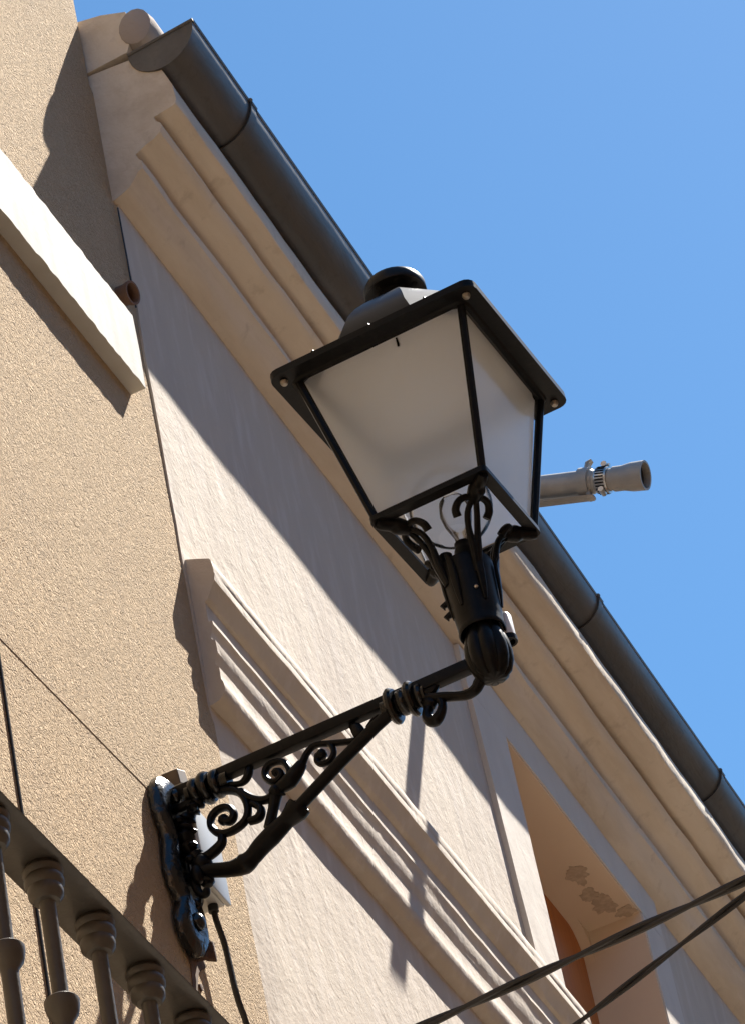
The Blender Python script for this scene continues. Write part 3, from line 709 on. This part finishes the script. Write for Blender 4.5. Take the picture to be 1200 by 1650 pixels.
# roof dome: square below, chamfered towards the neck
m = MB(); vs = []; rings = [(0.184,Zt+0.0185,0.10),(0.183,Zt+0.023,0.14),(0.178,Zt+0.027,0.48),(0.173,Zt+0.058,0.55),(0.161,Zt+0.095,0.586),(0.143,Zt+0.130,0.586),(0.119,Zt+0.162,0.586),(0.092,Zt+0.190,0.586),(0.064,Zt+0.212,0.586),(0.040,Zt+0.224,0.586)]
rings[-1] = (0.031, Zt+0.226, 0.586)
def dome_pts(h, z, c):
    e = h*(1-c); return [(axr(z)+x, y, z) for (x, y) in ((h,-e),(h,e),(e,h),(-e,h),(-h,e),(-h,-e),(-e,-h),(e,-h))]
def sector(mb, cols, rr, th=0.003):
    # a double-walled run of facets, closed round its edges
    L = len(cols); closed = cols[0] == cols[-1]; vs = []
    for d in (0, th):
        for (h, z, c) in rr:
            q = dome_pts(h-d, z-d*0.6, c); vs += [q[k] for k in cols]
    n = len(rr); o = n*L; fs = []
    for i in range(n-1):
        for k in range(L-1):
            a = i*L+k; fs += [(a, a+1, a+L+1, a+L), (o+a, o+a+L, o+a+L+1, o+a+1)]
    for k in range(L-1):
        fs.append((k, o+k, o+k+1, k+1)); a = (n-1)*L+k; fs.append((a, a+1, o+a+1, o+a))
    for i in range(n-1):
        for k in (0, L-1):
            a = i*L+k; fs.append((a, a+L, o+a+L, o+a))
    mb.add(vs, fs)
m = MB(); sector(m, [0,1,2,3,4,5,6,7,0], rings[:3]); sector(m, [0,1,2,3,4,5,6,7,0], rings[2:])
part('roof', m, MT['roof_iron'], angle=30)
m = MB(); zc2 = Zt+0.222
lathe(m, [(0.034,0.0),(0.034,0.034),(0.058,0.0345),(0.0615,0.033),(0.0625,0.035),(0.0622,0.052),(0.058,0.060),(0.03,0.066)], (axr(zc2),0,zc2), (0,0,1), 32)
ch = part('chimney', m, MT['roof_iron'])
for k in range(7):
    m = MB(); a = R(195 + 51.4*k); lathe(m, [(0.0058, 0.0), (0.0054, -0.0006)], (axr(zc2) + 0.0465*math.cos(a), 0.0465*math.sin(a), zc2+0.034), (0, 0, 1), 10)
    m.build('vent_hole', MT['dark'], ch, off=oL)
# pale plate added under the roof to brighten the panes from inside
m = MB(); vs = [(axr(Zt)+x*0.160, y*0.160, Zt+0.0245+d) for d in (0, 0.004) for x, y in ((-1,-1),(1,-1),(1,1),(-1,1))]
m.add(vs, [(0,1,2,3),(7,6,5,4),(0,4,5,1),(1,5,6,2),(2,6,7,3),(3,7,4,0)])
part('bounce_plate', m, mat('pale_bounce_plate', (0.78, 0.75, 0.70), 0.5), smooth=False)
# lamp bowl and bulb
m = MB(); prof = []
for k in range(15):
    a = R(-62 + 122*k/14); prof.append((0.080*math.cos(a), 0.080*math.sin(a)))
inn = [(r-0.002, z) for r, z in reversed(prof)]
lathe(m, prof+inn, (axr(6.45), 0, 6.445), (0,0,1), 32, cap=False); part('globe', m, MT['thin_glass'])
m = MB(); lathe(m, [(0.020,6.300),(0.020,6.335),(0.017,6.340),(0.017,6.352),(0.001,6.353)], (axr(6.3)+0.004, 0, 0), (0,0,1), 18)
lathe(m, [(0.013,6.300),(0.013,6.330),(0.001,6.331)], (axr(6.3)-0.030, -0.016, 0), (0,0,1), 14)
part('lamp_holder', m)
m = MB(); lathe(m, [(0.012,6.3535),(0.014,6.37),(0.026,6.40),(0.031,6.425),(0.028,6.452),(0.016,6.468),(0.002,6.472)], (axr(6.3)+0.004, 0, 0), (0,0,1), 20); part('bulb', m, MT['polish'])
# prongs with two side curls each, from the cup to the corners of the lower frame
for sx in (-1, 1):
    for sy in (-1, 1):
        d = Vector((sx, sy, 0)).normalized(); s = Vector((-d.y, d.x, 0)); m = MB()
        def Q(dd, z, lat=0.0): return Vector((axr(z), 0, z)) + d*dd + s*lat
        for e in (-1, 1):
            tube(m, catmull([Q(0.045,6.250,0.002*e), Q(0.0565,6.295,0.004*e), Q(0.065,6.335,0.0085*e), Q(0.078,6.365,0.0095*e), Q(0.098,6.382,0.004*e)], 4), [0.0075, 0.008, 0.0064, 0.0060, 0.006], 10)
            tube(m, catmull([Q(0.100,6.383,0.003*e), Q(0.100,6.385,0.016*e), Q(0.093,6.380,0.029*e), Q(0.081,6.369,0.0335*e), Q(0.073,6.358,0.029*e)], 4), [0.006, 0.0068, 0.0070, 0.0078, 0.0082], 10)
        tube(m, catmull([Q(0.094,6.380), Q(0.106,6.386), Q(0.120,6.389), Q(0.133,6.391), Q(0.150,6.390), Q(0.160,6.392)], 4), [0.010, 0.0155, 0.0175, 0.0135, 0.0115, 0.010], 12)
        part('prong', m)

# ------------------------------------------------------------------ box, clips and cables on the left wall
jb = empty('junction_box', (0, 6.095, 5.868)); oJ = (0, 6.095, 5.868)
tag(jb, 'pale grey plastic junction box fixed behind the lamp bracket', 'junction box')
m = MB(); box(m, (-0.004, 6.033, 5.893), (0.046, 6.140, 6.060)); m.build('body', MT['box'], jb, off=oJ, bevel=0.004)
m = MB(); box(m, (0.0463, 6.030, 5.890), (0.057, 6.143, 6.063)); m.build('lid', MT['box'], jb, off=oJ, bevel=0.004)
m = MB(); lathe(m, [(0.010,-0.014),(0.010,0.0)], (0.027, 6.122, 5.8925), (0,0,1), 14); m.build('gland', MT['cable'], jb, off=oJ)
m = MB()
pts = [(0.027,6.124,5.880),(0.026,6.130,5.862),(0.025,6.154,5.824),(0.025,6.163,5.770),(0.025,6.172,5.714),(0.022,6.205,5.672),(0.018,6.24,5.60),(0.014,6.26,5.45),(0.014,6.26,5.2),(0.014,6.26,4.6)]
tube(m, catmull(pts, 6), 0.0062, 10); tag(m.build('power_cable', MT['cable']), 'black cable hanging down the wall from the grey junction box', 'cable')
m = MB()
def obox(mb, c, u, v, w_):
    c, u, v, w_ = map(Vector, (c, u, v, w_)); vs = []
    for a, b, d in ((-1,-1,-1),(1,-1,-1),(1,1,-1),(-1,1,-1),(-1,-1,1),(1,-1,1),(1,1,1),(-1,1,1)): vs.append(c+u*a+v*b+w_*d)
    mb.add(vs, [(0,3,2,1),(4,5,6,7),(0,1,5,4),(1,2,6,5),(2,3,7,6),(3,0,4,7)])
obox(m, (0.012, 6.078, 6.166), (0.017, 0.0, 0.0), (0, 0.022, 0.010), (0, -0.004, 0.015))
tag(m.build('metal_clip', MT['clip'], bevel=0.002, smooth=False), 'small weathered brown metal clip on stucco just above the lamp plate', 'clip')
rb = empty('rusty_hook', (0, 6.09, 5.80)); oR = (0, 6.09, 5.80)
tag(rb, 'rusty iron hook stub with rust stain below the lamp plate', 'hook')
m = MB(); obox(m, (0.010, 6.055, 5.775), (0.013, 0.0, -0.002), (0, 0.022, -0.004), (0.003, 0.008, 0.024))
obox(m, (0.022, 6.077, 5.768), (0.008, 0.008, 0.0), (-0.002, 0.007, 0.0), (0, 0.0, 0.020)); m.build('stub', MT['rust'], rb, off=oR, bevel=0.003)
m = MB()
def wall_flake(mb, pts, x=X1, th=0.002):
    n = len(pts); vs = [(x, y, z) for y, z in pts] + [(x+th, y, z) for y, z in pts]
    mb.add(vs, [tuple(range(n)), tuple(range(2*n-1, n-1, -1))] + [(k, (k+1)%n, n+(k+1)%n, n+k) for k in range(n)])
wall_flake(m, [(6.015,5.775),(6.09,5.80),(6.11,5.76),(6.065,5.725),(6.045,5.68),(6.03,5.60),(6.018,5.60),(6.025,5.68),(6.03,5.725),(6.01,5.75)])
m.build('rust_stain', mat('rust_stain', (0.11, 0.068, 0.042), 0.9, var=[((60, 60, 20), 0.7, (0.20, 0.135, 0.09), 0.4, 0.7)]), rb, off=oR, smooth=False)
m = MB(); lathe(m, [(0.008,0),(0.007,0.004),(0.001,0.005)], (X1, 6.062, 5.69), (1,0,0), 10); m.build('nail', MT['rust'], rb, off=oR)
# clay stub of a drain
dp = empty('drain_pipe', (0, 6.31, 7.59)); oD = (0, 6.31, 7.59)
tag(dp, 'short brown clay drain pipe stub poking out between the two buildings', 'pipe')
m = MB(); ax_ = Vector((1, -0.15, -0.25)).normalized(); p0 = Vector((-0.02, 6.300, 7.603))
lathe(m, [(0.022,0.0),(0.024,0.035),(0.0275,0.048),(0.0275,0.053),(0.023,0.053),(0.021,0.012),(0.001,0.012)], p0, ax_, 18, cap=False)
m.build('tube', MT['clay'], dp, off=oD); m = MB(); lathe(m, [(0.0205,0.016),(0.001,0.016)], p0, ax_, 14, cap=False); m.build('shade_disc', MT['dark'], dp, off=oD)  # dark disc near the mouth stands for shade in the clay bore
m = MB(); tube(m, [(0.004, 6.369+0.002*nz(z*20), z) for z in [7.62+0.02*i for i in range(16)]], 0.0020, 8)  # dark tube added to draw the crack line in the joint
tag(m.build('crack_line', MT['cable']), 'thin dark crack line in the joint from cornice down to clay stub', 'cable')
m = MB(); tube(m, [(-0.0015, 5.342+0.02*(6.0-z)*0.4+0.002*nz(z*3), z) for z in [6.339-0.06*i for i in range(44)]], 0.0029, 8)
tag(m.build('hanging_cable', MT['cable']), 'thin black cable running straight down the stucco behind balcony railing', 'cable')

# ------------------------------------------------------------------ balcony railing
br_ = empty('balcony_railing', (0.418, 4.4, 3.78)); oK = (0.418, 4.4, 3.78)
tag(br_, 'dark iron balcony railing with turned balusters seen from below', 'railing')
RZ = 4.840
m = MB(); run(m, lambda y: [(0.373, RZ), (0.452, RZ), (0.455, RZ+0.002), (0.453, RZ+0.005), (0.446, RZ+0.007), (0.379, RZ+0.007), (0.372, RZ+0.005), (0.370, RZ+0.002)], 2.3, 5.085, 0.2)
box(m, (-0.006, 5.022, RZ-0.0005), (0.3695, 5.082, RZ+0.0065)); m.build('handrail', MT['rail'], br_, off=oK, angle=40)
m = MB(); box(m, (0.398, 2.3, 3.83), (0.438, 5.07, 3.842)); box(m, (-0.006, 5.032, 3.8295), (0.3975, 5.072, 3.8415)); m.build('bottom_rail', MT['rail'], br_, off=oK)
def bal_mesh():
    b = MB()
    prof = [(0.010, -1.06), (0.0125, -1.03), (0.0120, -0.262), (0.0125, -0.255), (0.021, -0.243), (0.0245, -0.228), (0.0245, -0.220), (0.020, -0.216), (0.0115, -0.215), (0.0115, -0.062), (0.0120, -0.060)]
    lathe(b, prof, (0,0,0), (0,0,1), 20); return b
def cap_mesh():
    b = MB(); prof = [(0.0123, -0.0595), (0.0185, -0.058), (0.0245, -0.050), (0.0255, -0.042), (0.0245, -0.036), (0.0275, -0.032), (0.0285, -0.025), (0.0275, -0.020), (0.0255, -0.017), (0.0285, -0.013), (0.0290, -0.008), (0.026, -0.003), (0.024, -0.0005)]
    lathe(b, prof, (0,0,0), (0,0,1), 24); return b
k0 = bal_mesh().build('baluster', MT['rail'], br_); c0 = cap_mesh().build('capital', MT['rail'], k0)
first = True
ysb = [4.385 + 0.1605*i for i in range(-12, 5)]
spots = [(0.418, y) for y in ysb] + [(0.27, 5.052), (0.12, 5.052)]
for (x, y) in spots:
    if first: o = k0; first = False
    else:
        o = k0.copy(); C.objects.link(o); o.parent = br_
        c = c0.copy(); C.objects.link(c); c.parent = o
    o.location = (x-oK[0], y-oK[1], RZ-oK[2]-0.0003)

# ------------------------------------------------------------------ overhead twisted cables
def twisted(name, p0, p1, sag, label, r=0.0055, pitch=0.16):
    p0 = Vector(p0); p1 = Vector(p1); L = (p1-p0).length; n = int(L/0.012); mbs = MB(); t = (p1-p0).normalized(); s = t.cross(Vector((0,0,1))).normalized(); u = s.cross(t)
    for ph in (0, math.pi):
        pts = []
        for i in range(n+1):
            q = i/n; a = 2*math.pi*q*L/pitch + ph
            pts.append(p0.lerp(p1, q) + Vector((0,0,-sag*4*q*(1-q))) + (s*math.cos(a) + u*math.sin(a))*r*0.85)
        tube(mbs, pts, r, 7)
    return tag(mbs.build(name, MT['cable']), label, 'cable', 'overhead cables')
def ext(a, b, s0, s1): a = Vector(a); b = Vector(b); return a + (b-a)*s0, a + (b-a)*s1
a, b = ext((1.0, 4.107, 4.203), (1.42, 4.107, 4.231), -1.6, 5.0)
twisted('overhead_cable', a, b, 0.0, 'upper, shallower twisted black cable across the lower right corner', 0.0036, 0.30)
a, b = ext((1.0, 4.805, 4.559), (1.275, 4.805, 4.655), -1.6, 5.0)
twisted('overhead_cable', a, b, 0.0, 'lower, steeper twisted black cable across the lower right corner', 0.0032, 0.34)
